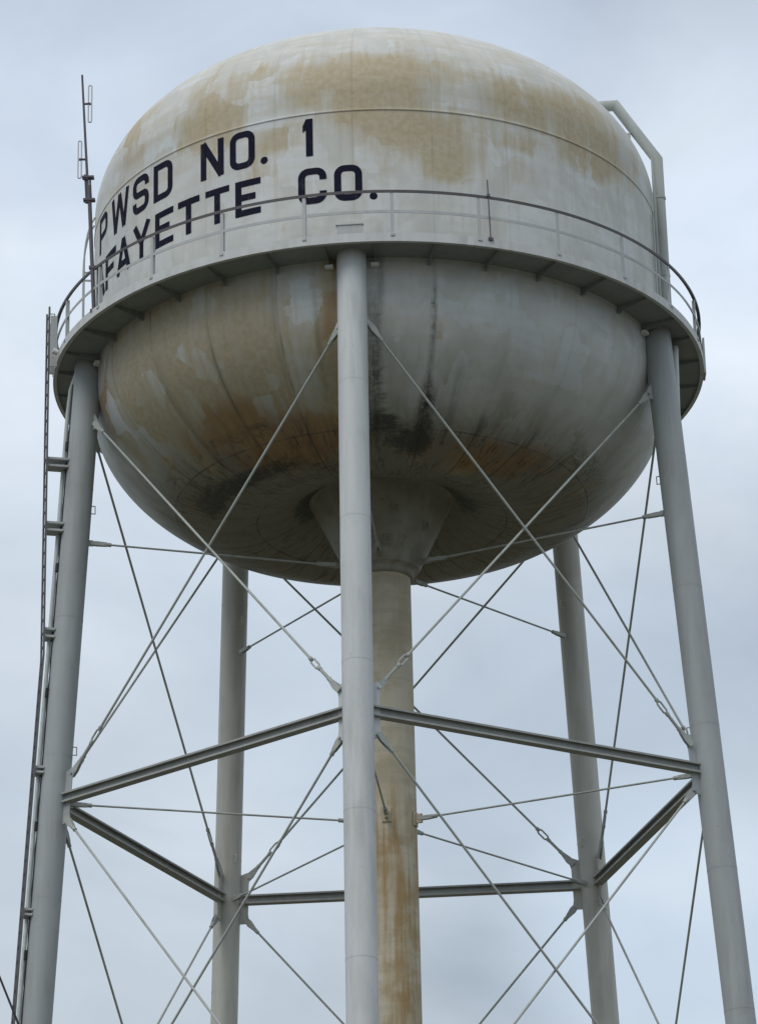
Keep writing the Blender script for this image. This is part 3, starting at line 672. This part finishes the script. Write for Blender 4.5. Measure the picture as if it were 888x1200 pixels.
sp = T.nodes.new('ShaderNodeSeparateXYZ'); L(tc.outputs['Generated'], sp.inputs[0])
ramp = T.nodes.new('ShaderNodeValToRGB'); L(sp.outputs[2], ramp.inputs[0]); E_ = ramp.color_ramp.elements
stops = [(.0, (.40, .47, .54)), (.24, (.47, .55, .615)), (.34, (.555, .645, .725)), (.43, (.66, .745, .825)), (.52, (.61, .70, .795)), (.7, (.68, .75, .82)), (1., (.86, .90, .93))]
while len(E_) < len(stops): E_.new(.5)
for e, (q, c) in zip(E_, stops): e.position = q; e.color = c + (1,)
def mathw(op, a, b):
    x = T.nodes.new('ShaderNodeMath'); x.operation = op
    for s_, vv in zip(x.inputs, (a, b)):
        if isinstance(vv, (int, float)): s_.default_value = vv
        else: L(vv, s_)
    return x.outputs[0]
gain = mathw('ADD', mathw('ADD', mathw('MULTIPLY', cr.outputs[0], .15), mathw('MULTIPLY', nz2.outputs['Fac'], .26)), .815)
for dirv, a0, a1, amt in (((.118, .887, .447), 5.2, .5, .16), ((.093, .854, .512), 3.6, .5, -.13), ((.03, .93, .366), 3.5, .4, -.06), ((.118, .922, .366), 3.4, .4, -.10), ((.084, .963, .256), 3.6, .4, .30), ((.025, .969, .245), 2., .3, -.07), ((-.04, .955, .29), 3., .4, .07), ((-.1, .89, .444), 4.5, .5, .07)):   # brighter and darker cloud
    dn = Vector(dirv).normalized(); vmd = T.nodes.new('ShaderNodeVectorMath'); vmd.operation = 'DOT_PRODUCT'; L(tc.outputs['Generated'], vmd.inputs[0]); vmd.inputs[1].default_value = dn
    mr = T.nodes.new('ShaderNodeMapRange'); mr.interpolation_type = 'SMOOTHSTEP'; mr.inputs[1].default_value = math.cos(rad(a0)); mr.inputs[2].default_value = math.cos(rad(a1)); L(vmd.outputs['Value'], mr.inputs[0])
    gain = mathw('ADD', gain, mathw('MULTIPLY', mr.outputs[0], amt))
vm = T.nodes.new('ShaderNodeVectorMath'); vm.operation = 'SCALE'; tint = T.nodes.new('ShaderNodeVectorMath'); tint.operation = 'MULTIPLY'; L(ramp.outputs[0], tint.inputs[0]); 
ctint = T.nodes.new('ShaderNodeMix'); ctint.data_type = 'RGBA'; L(cr.outputs[0], ctint.inputs[0]); ctint.inputs[6].default_value = (.975, .985, 1.035, 1); ctint.inputs[7].default_value = (1.055, 1.015, 1.005, 1); L(ctint.outputs[2], tint.inputs[1]); L(tint.outputs[0], vm.inputs[0]); L(mathw('MULTIPLY', gain, 10.), vm.inputs['Scale'])
mx = T.nodes.new('ShaderNodeMix'); mx.data_type = 'RGBA'; mx.inputs[0].default_value = .94; L(sky.outputs[0], mx.inputs[6]); L(vm.outputs[0], mx.inputs[7])
L(mx.outputs[2], bg.inputs['Color'])
ld = bpy.data.lights.new('sun', 'SUN'); ld.energy = 1.25; ld.angle = rad(35); ld.color = (1, .965, .91)
lo = bpy.data.objects.new('sun', ld); COL.objects.link(lo)
dv = Vector((math.cos(rad(SUN_EL)) * math.cos(rad(SUN_AZ)), math.cos(rad(SUN_EL)) * math.sin(rad(SUN_AZ)), math.sin(rad(SUN_EL))))
lo.rotation_euler = dv.to_track_quat('Z', 'Y').to_euler()

# ------------------------------------------------------------------ camera (solved from the photograph)
p, y, r = rad(22.151), rad(.1295), rad(-1.3828)
fw = Vector((math.sin(y) * math.cos(p), math.cos(y) * math.cos(p), math.sin(p))); rt = Vector((math.cos(y), -math.sin(y), 0)); upv = rt.cross(fw)
r2 = rt * math.cos(r) + upv * math.sin(r); u2 = upv * math.cos(r) - rt * math.sin(r)
cd = bpy.data.cameras.new('camera'); cam = bpy.data.objects.new('camera', cd); COL.objects.link(cam); S.camera = cam
cam.matrix_world = Matrix(((r2.x, u2.x, -fw.x, CAM.x), (r2.y, u2.y, -fw.y, CAM.y), (r2.z, u2.z, -fw.z, CAM.z), (0, 0, 0, 1)))
cd.sensor_fit = 'VERTICAL'; cd.sensor_height = 36; cd.lens = 3975.04 / 1200 * 36
cd.shift_x = -12.02 / 1200; cd.shift_y = 22.61 / 1200
cd.clip_start = .5; cd.clip_end = 3000

S.view_settings.view_transform = 'Standard'; S.view_settings.look = 'None'; S.view_settings.exposure = .04; S.view_settings.gamma = 1
S.render.film_transparent = False
